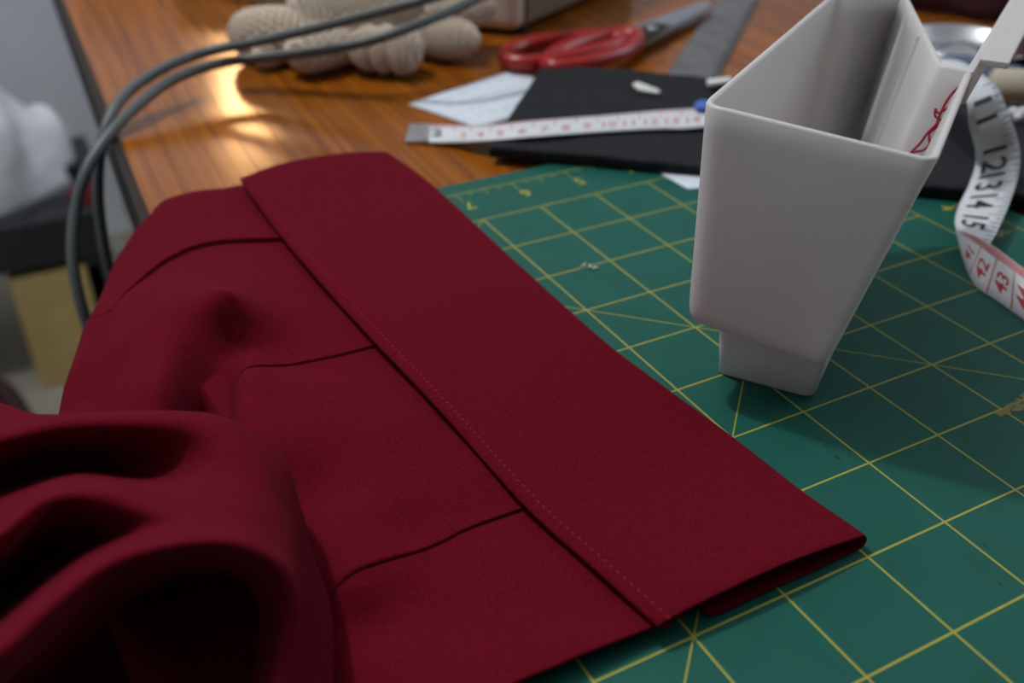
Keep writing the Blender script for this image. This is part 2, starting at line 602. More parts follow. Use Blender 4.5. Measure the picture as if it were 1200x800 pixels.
# pleated panel: a height field over table and air, from control heights
ctrl = [(300, 218, 2), (262, 221, 3), (232, 224, 4), (205, 232, 4), (185, 241, 3), (172, 250, 1),
        (150, 272, -1), (130, 302, -2), (110, 350, -3), (95, 392, -4), (85, 430, -5), (75, 470, -6), (66, 510, -7),
        (330, 270, 2.2), (380, 335, 2.4), (440, 400, 2.6), (520, 488, 2.8), (610, 590, 3), (690, 662, 3.4), (768, 735, 4),
        (360, 220, 2), (450, 290, 2), (560, 400, 2), (700, 540, 2), (840, 680, 3),
        (230, 262, 5), (280, 255, 3.5), (250, 288, 4.5), (200, 303, 4), (150, 335, 2),
        (170, 340, 8), (185, 385, 13), (190, 450, 15), (140, 400, 10), (110, 440, 3), (150, 470, 11),
        (215, 330, 9), (262, 344, 18), (240, 350, 16), (310, 350, 8), (225, 375, 14),
        (345, 372, 4.5), (390, 380, 3.5), (310, 405, 4.5),
        (282, 440, 8.5), (273, 460, 9), (270, 490, 9), (310, 445, 6.5), (350, 475, 5), (400, 450, 3.5), (450, 500, 5.5), (365, 575, 1.0),
        (430, 600, 4.5), (520, 570, 4.2), (330, 530, 6), (400, 530, 3), (350, 640, 5), (480, 620, 2.2),
        (420, 690, 6), (480, 705, 2.5), (430, 725, 2), (560, 660, 4.5), (640, 700, 4.2), (560, 760, 5), (450, 770, 4), (395, 730, 2),
        (640, 790, 5.5), (700, 755, 5), (500, 850, 5), (380, 850, 2), (600, 840, 6), (300, 600, 2), (250, 700, 0), (100, 700, -8)]
cp = np.array([at(u, v, z / 1000) for u, v, z in ctrl])
def tps_fit(XY, Z, lam=6e-5):
    n = len(XY)
    s = XY / 0.1
    d2 = ((s[:, None] - s[None]) ** 2).sum(-1)
    K = 0.5 * d2 * np.log(d2 + 1e-12) + lam * np.eye(n)
    Pm = np.c_[np.ones(n), s]
    A = np.block([[K, Pm], [Pm.T, np.zeros((3, 3))]])
    w_ = np.linalg.solve(A, np.r_[Z, 0, 0, 0])
    def ev(Q):
        q = Q / 0.1
        e2 = ((q[:, None] - s[None]) ** 2).sum(-1)
        return (0.5 * e2 * np.log(e2 + 1e-12)) @ w_[:n] + np.c_[np.ones(len(q)), q] @ w_[n:]
    return ev
ev = tps_fit(cp[:, :2], cp[:, 2])
xl_pts = np.array([at(u, v, z / 1000) for u, v, z in [(176, 247, 1), (150, 272, -1), (130, 302, -2), (110, 350, -3), (95, 392, -4), (85, 430, -5), (75, 470, -6), (66, 510, -7)]])
yo = np.argsort(xl_pts[:, 1])
ylist = np.r_[-0.22, -0.12, xl_pts[yo, 1], 0.2]
xlist = np.r_[-0.150, -0.162, xl_pts[yo, 0], xl_pts[yo[-1], 0]]
YF, YN = 0.0735, -0.1995
NYB, NXB, NCU = 420, 96, 14
# pleat edges as world polylines (x, y): the far side lies over the near side
pleats = []
for px, hgt in (([(350, 274), (325, 277), (290, 281), (255, 285), (225, 293), (195, 305), (170, 322), (145, 342), (120, 372)], 0.0013),
                ([(470, 390), (435, 402), (400, 410), (360, 418), (325, 426), (290, 438), (266, 456), (258, 480)], 0.0005),
                ([(650, 575), (610, 593), (540, 620), (470, 652), (420, 678), (385, 700), (340, 730)], 0.0005)):
    w_ = np.array([at(u, v, 0.004)[:2] for u, v in px])
    o_ = np.argsort(w_[:, 0])
    pleats.append((w_[o_], hgt))
ys0 = YF + (YN - YF) * np.arange(NYB) / (NYB - 1)
GX = np.zeros((NYB, NXB)); GY = np.repeat(ys0[:, None], NXB, 1)
XL = np.interp(ys0, ylist, xlist) + 0.011
for i in range(NYB):
    GX[i] = np.linspace(np.interp(ys0[i], Lw[::-1, 1], Lw[::-1, 0]) + 0.010, XL[i], NXB)
# rows snap onto the pleat edges, so each pleat is one clean step
side = [np.zeros((NYB, NXB)) for _ in pleats]
for n_p, (pl, hgt) in enumerate(pleats):
    for k in range(NXB):
        py = np.interp(GX[:, k], pl[:, 0], pl[:, 1])
        d_ = ys0 - py
        i = int(np.argmax(d_ <= 0))
        if i > 0:
            GY[i - 1, k] = py[i] + 2e-5
            GY[i, k] = py[i] - 2e-5
        side[n_p][:, k] = GY[:, k] - py
        if i > 0:
            side[n_p][i - 1, k] = 2e-5
            side[n_p][i, k] = -2e-5
ZZ = ev(np.c_[GX.ravel(), GY.ravel()]).reshape(NYB, NXB)
YS = np.zeros_like(ZZ)
# deep crease running down off the table edge
cz = cr_spline([(-0.103, -0.0460, 0.0022), (-0.109, -0.0500, 0.0012), (-0.1155, -0.0575, 0.0010), (-0.1205, -0.066, -0.004), (-0.1255, -0.080, -0.013), (-0.131, -0.100, -0.017), (-0.136, -0.125, -0.018)], 12)
D2 = (GX[..., None] - cz[:, 0]) ** 2 + (GY[..., None] - cz[:, 1]) ** 2
im = D2.argmin(-1)
gw = np.exp(-D2.min(-1) / np.interp(im, [0, 14, 40], [0.0085, 0.0085, 0.0062]) ** 2)
along = np.clip(im / 9.0, 0, 1)
ZZ = ZZ * (1 - gw * along) + cz[im, 2] * gw * along
for n_p, (pl, hgt) in enumerate(pleats):
    dist = side[n_p]
    fade = np.clip((GX - pl[0, 0]) / 0.02, 0, 1)
    ZZ += hgt * fade * (np.where(dist > 0, np.exp(-dist / 0.014), 0) - 0.25 * np.where(dist <= 0, np.exp(dist / 0.004), 0))
    YS -= np.where(dist > 0, np.exp(-dist / 0.0016), 0) * fade * hgt * 0.75
ZZ += 0.00035 * np.array([pnoise(Vector((a * 70, b * 55, 3))) for a, b in zip(GX.ravel(), GY.ravel())]).reshape(NYB, NXB)
vv = []
for i in range(NYB):
    e = max(0, 1 - (YF - ys0[i]) / 0.006)          # far hem turns down to the table
    zz = ZZ[i] - 0.002 * e * e
    zz = np.where(GX[i] > -0.1225, np.maximum(zz, 0.0010), zz)
    for k in range(NXB):
        vv.append((GX[i, k], GY[i, k] + YS[i, k], zz[k]))
    R = 0.012
    xl, y = XL[i], ys0[i]
    for k in range(1, NCU + 1):
        if k <= 8:
            a_ = math.pi / 2 * k / 8
            vv.append((xl - R * math.sin(a_), y, zz[-1] - R * (1 - math.cos(a_))))
        else:
            vv.append((xl - R + 0.0005 * (k - 8), y, zz[-1] - R - 0.018 * (k - 8)))
panel = pydata('pleated_panel', vv, grid_faces(NYB, NXB + NCU), M['maroon'], gar)
mod_solid(panel, 0.0007, -1)

# draped fold in the foreground, lofted through section curves (photo position + height)
K = [
 # hidden back of the crest
 [(-90, 500, 4), (0, 515, 4), (70, 515, 4), (195, 508, 4), (255, 520, 3), (310, 556, 2), (332, 612, 1), (346, 668, 1), (366, 715, 1), (372, 775, 1), (366, 845, 1)],
 [(-90, 452, 27), (0, 474, 27), (62, 494, 28), (198, 487, 27), (266, 498, 24), (322, 541, 18), (345, 600, 13), (360, 656, 9), (378, 708, 6), (383, 768, 5), (378, 842, 4)],
 # crest
 [(-90, 520, 38), (0, 501, 38), (80, 487, 38), (200, 484, 37), (270, 494, 34), (328, 536, 28), (351, 596, 22), (366, 652, 16), (384, 705, 11), (389, 765, 9), (384, 840, 8)],
 [(-90, 545, 40), (0, 522, 40), (85, 505, 39), (200, 502, 39), (262, 512, 38), (312, 548, 34), (340, 604, 28), (358, 660, 22), (374, 712, 16), (379, 768, 13), (374, 840, 12)],
 # hollow
 [(-90, 600, 20), (0, 566, 19), (95, 545, 19), (172, 558, 25), (245, 556, 37), (300, 580, 37), (333, 620, 33), (354, 672, 27), (364, 722, 21), (366, 775, 18), (360, 845, 17)],
 # second ridge
 [(-90, 662, 47), (0, 614, 47), (60, 575, 47), (130, 570, 46), (205, 592, 44), (275, 602, 42), (325, 638, 37), (350, 684, 31), (357, 732, 25), (357, 782, 22), (350, 850, 20)],
 [(-90, 700, 48), (0, 640, 48), (62, 598, 48), (125, 592, 48), (205, 606, 47), (278, 614, 44), (325, 646, 39), (348, 688, 33), (353, 736, 27), (352, 784, 24), (344, 850, 22)],
 # second hollow
 [(-90, 770, 22), (0, 706, 21), (60, 660, 24), (115, 636, 35), (190, 622, 48), (268, 624, 48), (322, 648, 42), (346, 688, 35), (348, 738, 30), (345, 786, 26), (336, 850, 24)],
 # lit rim
 [(-90, 815, 53), (0, 752, 53), (50, 708, 53), (115, 660, 53), (185, 636, 53), (262, 630, 51), (318, 650, 45), (343, 690, 38), (342, 740, 32), (334, 790, 28), (320, 860, 26)],
 [(-90, 845, 52), (0, 778, 52), (56, 728, 52), (122, 674, 52), (190, 647, 52), (258, 641, 50), (308, 660, 44), (331, 696, 37), (331, 742, 31), (322, 790, 27), (306, 860, 25)],
 # inside, back into the dark
 [(-90, 880, 38), (0, 800, 38), (70, 742, 38), (130, 690, 37), (192, 662, 36), (250, 656, 34), (292, 672, 29), (312, 706, 22), (312, 746, 16), (304, 790, 12), (290, 850, 10)],
 [(-90, 880, 8), (0, 805, 8), (75, 752, 7), (135, 704, 5), (192, 680, 3), (246, 672, 1), (284, 686, -3), (300, 716, -8), (300, 752, -12), (292, 795, -16), (278, 850, -18)],
 [(-90, 900, -40), (0, 850, -42), (80, 800, -44), (140, 765, -46), (195, 745, -48), (240, 740, -50), (268, 750, -52), (282, 772, -54), (284, 800, -56), (280, 830, -58), (270, 870, -60)],
 [(-90, 1100, -60), (0, 1080, -60), (80, 1070, -60), (140, 1060, -60), (195, 1060, -60), (240, 1060, -60), (268, 1060, -60), (282, 1060, -60), (290, 1060, -62), (295, 1060, -64), (300, 1060, -66)],
]
KW = []
for row in K:
    KW.append(cr_spline([tuple(at(u, v, z / 1000)) for u, v, z in row], 10))
KW = np.array(KW)
cols = [cr_spline(KW[:, j], 8) for j in range(KW.shape[1])]
KS = np.stack(cols, 1)
nr_, nc_ = KS.shape[:2]
fold = pydata('draped_fold', KS.reshape(-1, 3), grid_faces(nr_, nc_), M['maroon'], gar)
mod_solid(fold, 0.0008, 0)

# ------------------------------------------------------------------ white plastic bin
OA = Vector((0.0153, -0.1258, 0.0))
AV = Vector((0.58, -0.81, 0)).normalized()
NV = Vector((0.81, 0.58, 0)).normalized()
def bl(a, n, z): return OA + AV * (a / 1000) + NV * (n / 1000) + Vector((0, 0, z / 1000))
pbin = empty('plastic_bin', bl(14, 12, 0), 'white plastic catch bin standing on its small foot on the green mat', 'bin')
def rpoly(cs, rad, seg=5):
    """rounded plan polygon: list of (point, corner index blend, normal)"""
    out = []
    n = len(cs)
    for i in range(n):
        p = np.array(cs[i][:2]); a = np.array(cs[i - 1][:2]); b = np.array(cs[(i + 1) % n][:2])
        d0 = (a - p) / np.linalg.norm(a - p); d1 = (b - p) / np.linalg.norm(b - p)
        r = rad[i]
        for k in range(seg + 1):
            t = k / seg
            q = p + d0 * r * (1 - t) ** 2 + d1 * r * t ** 2
            nn = (1 - t) * np.array([-d0[1], d0[0]]) + t * np.array([d1[1], -d1[0]])
            nn /= np.linalg.norm(nn)
            out.append((q, cs[i][2], nn, np.linalg.norm(a - p)))
    return out
top = [(-10.2, -15, 86.4), (46.2, -15, 82.6), (47.3, 53, 84), (39.3, 54.8, 84), (18.9, 123, 86.5), (-3.2, 112, 86.5)]
bot = [(-8.5, -15, 24), (31.5, -15, 20.5), (33.5, 44, 21), (26.5, 45.5, 21), (15, 92, 22), (-3.0, 84, 23)]
rads = [7, 4, 1.2, 1.0, 1.2, 3]
def ring(t, inset, dz=0.0):
    cs = [tuple(np.array(bot[i]) * (1 - t) + np.array(top[i]) * t) for i in range(6)]
    res = []
    for q, z, nn, _ in rpoly(cs, rads):
        q2 = q + nn * inset
        res.append(bl(q2[0], q2[1], z + dz))
    return res
T1 = 1.9
# normal sign: make sure positive inset goes inwards
test = rpoly(top, rads)
cen = np.mean([q for q, *_ in test], axis=0)
sg = 1 if np.mean([np.dot(cen - q, nn) for q, _, nn, _ in test]) > 0 else -1
rings = [ring(0, sg * 7, -1.2), ring(0, sg * 3.2, -0.8), ring(0, sg * 1.2, 0.4), ring(0.03, sg * 0.2, 0.6), ring(0.08, 0), ring(0.3, 0), ring(0.6, 0), ring(0.9, 0),
         ring(1, 0, -0.6), ring(1, sg * 0.35, -0.1), ring(1, sg * 0.9, 0.1), ring(1, sg * 1.5, -0.1), ring(1, sg * T1, -0.7),
         ring(0.9, sg * T1), ring(0.6, sg * T1), ring(0.3, sg * T1), ring(0.10, sg * T1), ring(0.05, sg * 4), ring(0.04, sg * 7)]
npt = len(rings[0])
vv = [p for r in rings for p in r]
ff = grid_faces(len(rings), npt, True)
ff.append(tuple(range(npt - 1, -1, -1)))
ff.append(tuple((len(rings) - 1) * npt + k for k in range(npt)))
pydata('shell', vv, ff, M['white'], pbin)
bpy.context.view_layer.update()
# foot
fb = bmesh.new()
lev = [(0, -0.5), (0.8, 0), (24, 1.6)]
fr_ = []
for z, ex in lev:
    cs = [(-ex - 0.2 * (z > 5), -ex * 1.2, z), (28.5 + ex * 1.9, -ex * 1.2, z), (29 + ex * 2.2, 26.5 + ex, z), (1 - ex, 26.5 + ex, z)]
    fr_.append([fb.verts.new(bl(q[0], q[1], z_)) for q, z_, _, _ in rpoly(cs, [2.2, 2.2, 2, 2], 4)])
for a_, b_ in zip(fr_, fr_[1:]):
    for k in range(len(a_)):
        fb.faces.new((a_[k], a_[(k + 1) % len(a_)], b_[(k + 1) % len(a_)], b_[k]))
fb.faces.new(fr_[0]); fb.faces.new(fr_[-1])
from_bm('foot', fb, M['white'], pbin)
fb = bmesh.new()
box = [(4, 60), (14, 60), (13, 76), (4, 74)]
f0 = [fb.verts.new(bl(a, n, 0)) for a, n in box]
f1 = [fb.verts.new(bl(a, n, 23)) for a, n in box]
for k in range(4):
    fb.faces.new((f0[k], f0[(k + 1) % 4], f1[(k + 1) % 4], f1[k]))
fb.faces.new(f0); fb.faces.new(f1)
mod_bevel(from_bm('foot', fb, M['white'], pbin, False), 0.001)
# flange: narrow lip turned outwards along the right wall, running on behind the bin
def strip(name, path, prof, m, parent):
    """path: list of (a,n,z); prof: list of (da, dz) closed profile in mm"""
    v = []
    for a, n, z in path:
        for da, dz in prof:
            v.append(bl(a + da, n, z + dz))
    k = len(prof)
    f = grid_faces(len(path), k, True)
    f.append(tuple(range(k - 1, -1, -1))); f.append(tuple((len(path) - 1) * k + i for i in range(k)))
    o = pydata(name, v, f, m, parent, smooth=False)
    return mod_bevel(o, 0.0004, 2)
strip('arm', [(47.2, 50, 83.95), (47.4, 53, 84.1), (49.0, 75, 84.8), (52.6, 127, 86), (54, 150, 86.5)], [(-1.9, 0.2), (0.2, 0.2), (0.2, -9), (-1.9, -9)], M['white'], pbin)
strip('flange', [(48.1, 61, 84.5), (49.0, 75, 84.8), (52.6, 127, 86), (54, 150, 86.5)], [(-1.0, 0.4), (7.5, 0.4), (7.5, -1.6), (-1.0, -1.6)], M['white'], pbin)
# upright ribs on the inner side wall
for s_ in (0.30, 0.62):
    pa = np.array(top[4]) * (1 - s_) + np.array(top[3]) * s_
    pb = np.array(bot[4]) * (1 - s_) + np.array(bot[3]) * s_
    dvec = np.array([top[3][0] - top[4][0], top[3][1] - top[4][1]]); dvec = dvec / np.linalg.norm(dvec)
    inn = np.array([dvec[1], -dvec[0]])
    if np.dot(inn, cen - pa[:2]) < 0: inn = -inn
    v = []
    for p in (pa - np.array([0, 0, 1.0]), pb * 0.9 + pa * 0.1):
        for da, di in ((-0.6, 1.4), (0.6, 1.4), (0.35, 3.1), (-0.35, 3.1)):
            q = p[:2] + dvec * da + inn * di
            v.append(bl(q[0], q[1], p[2]))
    pydata('rib', v, grid_faces(2, 4, True) + [(0, 1, 2, 3), (7, 6, 5, 4)], M['white'], pbin, False)
pg = mod_bevel(pydata('peg', [bl(*p) for p in ((33.5, 12, 52), (37, 12, 52), (37, 16, 52), (33.5, 16, 52), (33.5, 12, 55), (38.2, 12, 55), (38.2, 16, 55), (33.5, 16, 55))],
          [(3, 2, 1, 0), (4, 5, 6, 7), (0, 1, 5, 4), (1, 2, 6, 5), (2, 3, 7, 6), (3, 0, 4, 7)], M['white'], pbin, False), 0.0004)

# red thread clippings inside the bin, lying against the right wall
random.seed(11)
def wall_in(a, z):
    """point just in front of the narrow step face inside the bin (bin millimetres)"""
    return (a, 44.3 + (z - 21) / 63 * 9 - 2.9, z)
def clip_thread(pts, rad, label):
    o = tube('thread_clipping', [tuple(bl(*p)) for p in cr_spline([wall_in(*p) for p in pts], 8)], rad, M['red thread'], seg=6)
    tag(o, label, 'thread')
clip_thread([(45.6, 81), (43.6, 78), (42.4, 75), (41.6, 71), (41.4, 69), (39.6, 66), (38.4, 63), (36.2, 59), (34.6, 52)], 0.00036, 'long red thread clipping clinging inside the white bin near its corner')
clip_thread([(44.6, 77), (43.4, 74), (41.2, 72), (40.2, 73), (40.6, 71), (42.4, 70), (41.6, 68), (40.2, 66), (40.8, 63), (39.4, 61), (37.4, 60), (36.8, 56)], 0.00032, 'looped red thread clipping tangled with the long one inside the white bin')
tp = [(33.0, 52, 60), (32.6, 51, 55), (33.0, 50, 50), (32.0, 48, 42)]
o = tube('thread_clipping', [tuple(bl(*p)) for p in cr_spline(tp, 6)], [0.0003 + 0.0012 * k / 18 for k in range(19)], M['red thread'], seg=6)
tag(o, 'dark red tuft of thread low between the ribs inside the white bin', 'thread')

# ------------------------------------------------------------------ black felt sheet
E1 = Vector((0.755, -0.655, 0)).normalized()
E2 = Vector((0.655, 0.755, 0)).normalized()
F0 = Vector((0.029, 0.053, 0))
v, nu, nw = [], 60, 24
for i in range(nu):
    for j in range(nw):
        p = F0 + E1 * (0.305 * i / (nu - 1)) + E2 * (0.118 * j / (nw - 1))
        p.z = 0.0052 + 0.0006 * math.sin(i * 0.21) + 0.0005 * pnoise(p * 40)
        v.append(p)
o = pydata('felt_sheet', v, grid_faces(nu, nw), M['felt'])
mod_solid(o, 0.0050, 1)
mod_bevel(o, 0.0008, 2, 60)
tag(o, 'thick black felt rectangle lying under the tape measure at the mat corner', 'felt')

# ------------------------------------------------------------------ papers
def sheet(name, pts, z, label, cat, n=10, bend=0.0002):
    a, b, c, d = [Vector(p) for p in pts]
    v = []
    for i in range(n):
        for j in range(n):
            s, t = i / (n - 1), j / (n - 1)
            p = (a.lerp(b, s)).lerp(d.lerp(c, s), t)
            p.z = z + bend * math.sin(math.pi * s) * math.sin(2 * t + 0.5) ** 2
            v.append(p)
    o = pydata(name, v, grid_faces(n, n), M['paper'])
    mod_solid(o, 0.00025)
    return tag(o, label, cat)
zt = TZ + 0.0005
note = empty('paper_note', at(560, 115, TZ), 'white paper note with faint pencil writing beside the black felt', 'paper')
pq = [at(479, 122, zt), at(600, 82, zt), at(690, 112, zt), at(560, 150, zt)]
n_ = sheet('sheet', pq, zt, None, None)
n_.parent = note; n_.matrix_parent_inverse = Matrix.Translation(note.location).inverted()
wv, wf = [], []
random.seed(5)
for ln in range(4):
    t = 0.16 + ln * 0.2
    s = 0.12
    while s < 0.86:
        L = random.uniform(0.03, 0.09)
        n = 8
        k0 = len(wv)
        for k in range(n):
            ss = s + L * k / (n - 1)
            tt = t + 0.035 * math.sin(k * 2.3 + ln) + random.uniform(-0.015, 0.015)
            p = pq[0].lerp(pq[1], ss).lerp(pq[3].lerp(pq[2], ss), tt)
            p.z = zt + 0.00045
            wv.append(p.copy()); wv.append(p + Vector((0.00012, 0.00035, 0)))
        for k in range(n - 1):
            wf.append((k0 + 2 * k, k0 + 2 * k + 2, k0 + 2 * k + 3, k0 + 2 * k + 1))
        s += L + random.uniform(0.02, 0.06)
tag(pydata('pencil_writing', wv, wf, M['pencil'], note, False), 'faint grey pencil scribble', kind='stuff')
sheet('paper_slip', [at(768, 200, 0.0002), at(850, 190, 0.0002), at(850, 219, 0.0002), at(806, 222, 0.0002)], 0.0003,
      'white paper slip peeking out from under the black felt beside the bin', 'paper', bend=0.0002)

# ------------------------------------------------------------------ tape measure: one ribbon given by its two edges
tape = empty('tape_measure', at(700, 150, 0.0), 'white tape measure running behind the bin, with red centimetre and black inch figures', 'tape measure')
Lm = lambda u, v, z: np.array(at(u, v, z / 1000))
# left run
edgeA = [Lm(480, 146, -2.0), Lm(520, 147, -0.8), Lm(570, 147, 4.5), Lm(620, 142, 7.6), Lm(700, 136, 7.2), Lm(770, 130, 7.0), Lm(824, 126, 7.0)]
edgeB = [Lm(475, 166, -2.0), Lm(520, 167, -0.8), Lm(570, 165, 4.5), Lm(620, 161, 7.6), Lm(700, 155, 7.2), Lm(770, 151, 7.0), Lm(824, 149, 7.0)]
# behind the bin the tape turns over onto its other face
hidA = [np.array((0.200, 0.020, 0.012)), np.array((0.232, -0.004, 0.030))]
hidB = [np.array((0.188, 0.008, 0.010)), np.array((0.212, -0.004, 0.028))]
# right run with the inch side up (left edge, right edge as seen)
rA = [Lm(1158, 92, 44), Lm(1181, 132, 34), Lm(1194, 172, 19), Lm(1193, 205, 11.5), Lm(1183, 238, 8.5), Lm(1170, 268, 8.5), Lm(1160, 286, 8.5)]
rB = [Lm(1124, 104, 44), Lm(1137, 150, 33), Lm(1144, 186, 17), Lm(1136, 215, 10), Lm(1124, 240, 7.5), Lm(1119, 258, 6.5), Lm(1121, 270, 6.0)]
lp = cr_spline(np.array(edgeA + hidA + rA), 14)
rp = cr_spline(np.array(edgeB + hidB + rB), 14)
def ribbon(name, A, B, m, parent, nacross=5):
    v = []
    for a, b in zip(A, B):
        for k in range(nacross):
            v.append(a + (b - a) * k / (nacross - 1))
    o = pydata(name, v, grid_faces(len(A), nacross), m, parent)
    mod_solid(o, 0.0004, 0)
    return o
ribbon('ribbon', lp, rp, M['tape'], tape)
# after the turn: red side, standing on its lower edge
sA = [Lm(1120, 269, 5.5), Lm(1142, 276, 8.5), Lm(1160, 286, 8.5), Lm(1180, 300, 8.2), Lm(1202, 317, 8.0), Lm(1240, 346, 7.5), Lm(1310, 402, 5.5), Lm(1400, 478, 2.5), Lm(1480, 545, 1.4)]
sB = [Lm(1121, 272, 5.0), Lm(1128, 302, 1.5), Lm(1142, 333, 0.6), Lm(1168, 352, 0.6), Lm(1202, 376, 0.6), Lm(1240, 402, 0.6), Lm(1310, 452, 0.6), Lm(1400, 522, 0.6), Lm(1470, 590, 0.6)]
lp2 = cr_spline(np.array(sA), 14)
rp2 = cr_spline(np.array(sB), 14)
ribbon('ribbon', lp2, rp2, M['tape'], tape)
class Rib:
    def __init__(s, A, B):
        s.A, s.B = A, B
        mid = (A + B) / 2
        s.d = np.r_[0, np.cumsum(np.linalg.norm(np.diff(mid, axis=0), axis=1))]
    def p(s, x, w, lift=0.00032):
        a = np.array([np.interp(x, s.d, s.A[:, k]) for k in range(3)])
        b = np.array([np.interp(x, s.d, s.B[:, k]) for k in range(3)])
        a2 = np.array([np.interp(x + 1e-4, s.d, s.A[:, k]) for k in range(3)])
        if np.linalg.norm(a2 - a) < 1e-9:
            a2 = a + (a - np.array([np.interp(x - 1e-4, s.d, s.A[:, k]) for k in range(3)]))
        nn = np.cross(a2 - a, b - a)
        q = a + (b - a) * w
        nn = nn / (np.linalg.norm(nn) + 1e-12)
        if np.dot(nn, np.array(CAM) - q) < 0:
            nn = -nn
        return Vector(q + nn * lift)
    def near(s, u, v):
        best = None
        for i in range(len(s.d)):
            q = RW @ (Vector((s.A[i] + s.B[i]) / 2) - CAM)
            e = (600 + FPX * q.x / -q.z - u) ** 2 + (400 - FPX * q.y / -q.z - v) ** 2
            if best is None or e < best[0]:
                best = (e, s.d[i])
        return best[1]
def on_rib(rb, x0, w0, txt, size, ex, ew, m, wid=0.019):
    """place text: ex, ew = directions (along, across) of the text's x axis and y axis"""
    vs, fs = text_mesh(txt, size)
    v = [rb.p(x0 + p.x * ex[0] + p.y * ex[1], w0 + (p.x * ew[0] + p.y * ew[1]) / wid) for p in vs]
    return pydata('numeral', v, fs, m, tape, False)
def on_tick(rb, x, w0, w1, wd, v, f):
    k = len(v)
    v.extend([rb.p(x - wd / 2, w0), rb.p(x + wd / 2, w0), rb.p(x + wd / 2, w1), rb.p(x - wd / 2, w1)])
    f.append((k, k + 1, k + 2, k + 3))
R1 = Rib(lp, rp)
R2 = Rib(lp2, rp2)
# left run: red centimetre figures, pale metal tab at the end
tv, tf = [], []
xs = 0.0
for k in range(1, 16):
    x = 0.004 + k * 0.010
    on_tick(R1, x, 0.02, 0.45, 0.0005, tv, tf)
    if k > 2:
        on_rib(R1, x - 0.005, 0.62, str(k), 0.0085, (1, 0), (0, -1), M['pink ink'])
for k in range(0, 150):
    on_tick(R1, 0.012 + k * 0.001, 0.02, 0.16, 0.0003, tv, tf)
pydata('centimetre_ticks', tv, tf, M['pink ink'], tape, False)
tabv = [R1.p(-0.0005, 0.0, 0.0005), R1.p(0.0105, 0.0, 0.0005), R1.p(0.0105, 1.0, 0.0005), R1.p(-0.0005, 1.0, 0.0005)]
tb = pydata('end_tab', tabv, [(0, 1, 2, 3)], M['steel'], tape, False)
mod_solid(tb, 0.0008)
tag(tb, 'dull metal end tab')
on_rib(R1, 0.0145, 0.5, '2', 0.0115, (1, 0), (0, -1), M['ink'])
# right run: black inch figures
tv, tf = [], []
for s_, (u, v_) in (('11', (1147, 131)), ('12', (1164, 184)), ('13', (1163, 211)), ('14', (1154, 235)), ('15', (1143, 259))):
    x = R1.near(u, v_)
    on_rib(R1, x, 0.60, s_, 0.0145, (1, 0), (0, -1), M['ink'])
x0 = R1.near(1150, 100)
x = x0
k = 0
while x < R1.d[-1] - 0.001:
    L = 0.34 if k % 4 == 0 else 0.24 if k % 2 == 0 else 0.16
    on_tick(R1, x, 0.02, L, 0.0004, tv, tf)
    x += 0.0254 / 8
    k += 1
pydata('inch_ticks', tv, tf, M['ink'], tape, False)
# after the turn: red centimetre figures
tv, tf = [], []
xc = {s_: R2.near(u, v_) for s_, (u, v_) in {'42': (1151, 312), '43': (1173, 326), '44': (1199, 345)}.items()}
step = (xc['44'] - xc['42']) / 2
for k, s_ in enumerate(('41', '42', '43', '44', '45', '46', '47', '48', '49')):
    x = xc['42'] + (k - 1) * step
    on_rib(R2, x, 0.60, s_, 0.0086, (0.10, -0.95), (-0.95, -0.10), M['red ink'])
    on_tick(R2, x + step * 0.5, 0.2, 0.98, 0.0005, tv, tf)
pydata('centimetre_ticks', tv, tf, M['red ink'], tape, False)
tv, tf = [], []
x = 0.0035
while x < R2.d[-1] - 0.001:
    on_tick(R2, x, 0.02, 0.2, step / 16, tv, tf)
    x += step / 10
pydata('millimetre_ticks', tv, tf, M['red ink'], tape, False)

# ------------------------------------------------------------------ scissors
zs = 0.004
sc = empty('scissors', at(700, 60, TZ), 'red-handled scissors lying closed on the table behind the black felt', 'scissors')
def loop(name, px, zz_, rad):
    pts = cr_spline([tuple(at(u, v, zz_)) for u, v in px] + [tuple(at(*px[0], zz_))], 8)[:-1]
    return tube(name, pts, rad, M['red plastic'], sc, 12, True)
loop('handle', [(748, 42), (722, 40), (690, 47), (662, 57), (645, 67), (645, 78), (668, 78), (700, 71), (728, 62), (745, 52)], 0.0045, 0.0046)
loop('handle', [(735, 46), (700, 43), (655, 46), (618, 52), (597, 60), (594, 70), (612, 74), (640, 72), (680, 64), (715, 55)], 0.0030, 0.0046)
def blade(name, px, z0, z1, m):
    o = prism(name, [tuple(at(u, v, (z0 + z1) / 2))[:2] for u, v in px], z0, z1, m, sc, 0.0005)
    return o
blade('blade', [(738, 34), (770, 22), (815, 5), (834, 3), (828, 12), (800, 25), (764, 44), (748, 48)], 0.0035, 0.0058, M['steel'])
blade('blade', [(742, 42), (775, 28), (822, 8), (833, 8), (812, 25), (776, 42), (752, 54)], 0.0005, 0.0032, M['dull steel'])
blade('shank', [(738, 36), (768, 27), (785, 30), (765, 44), (746, 50)], 0.0059, 0.0072, M['rubber'])
pc = at(764, 35, 0.0072)
tube('pivot_screw', [pc, pc + Vector((0, 0, 0.0016))], 0.003, M['steel'], sc, 16)

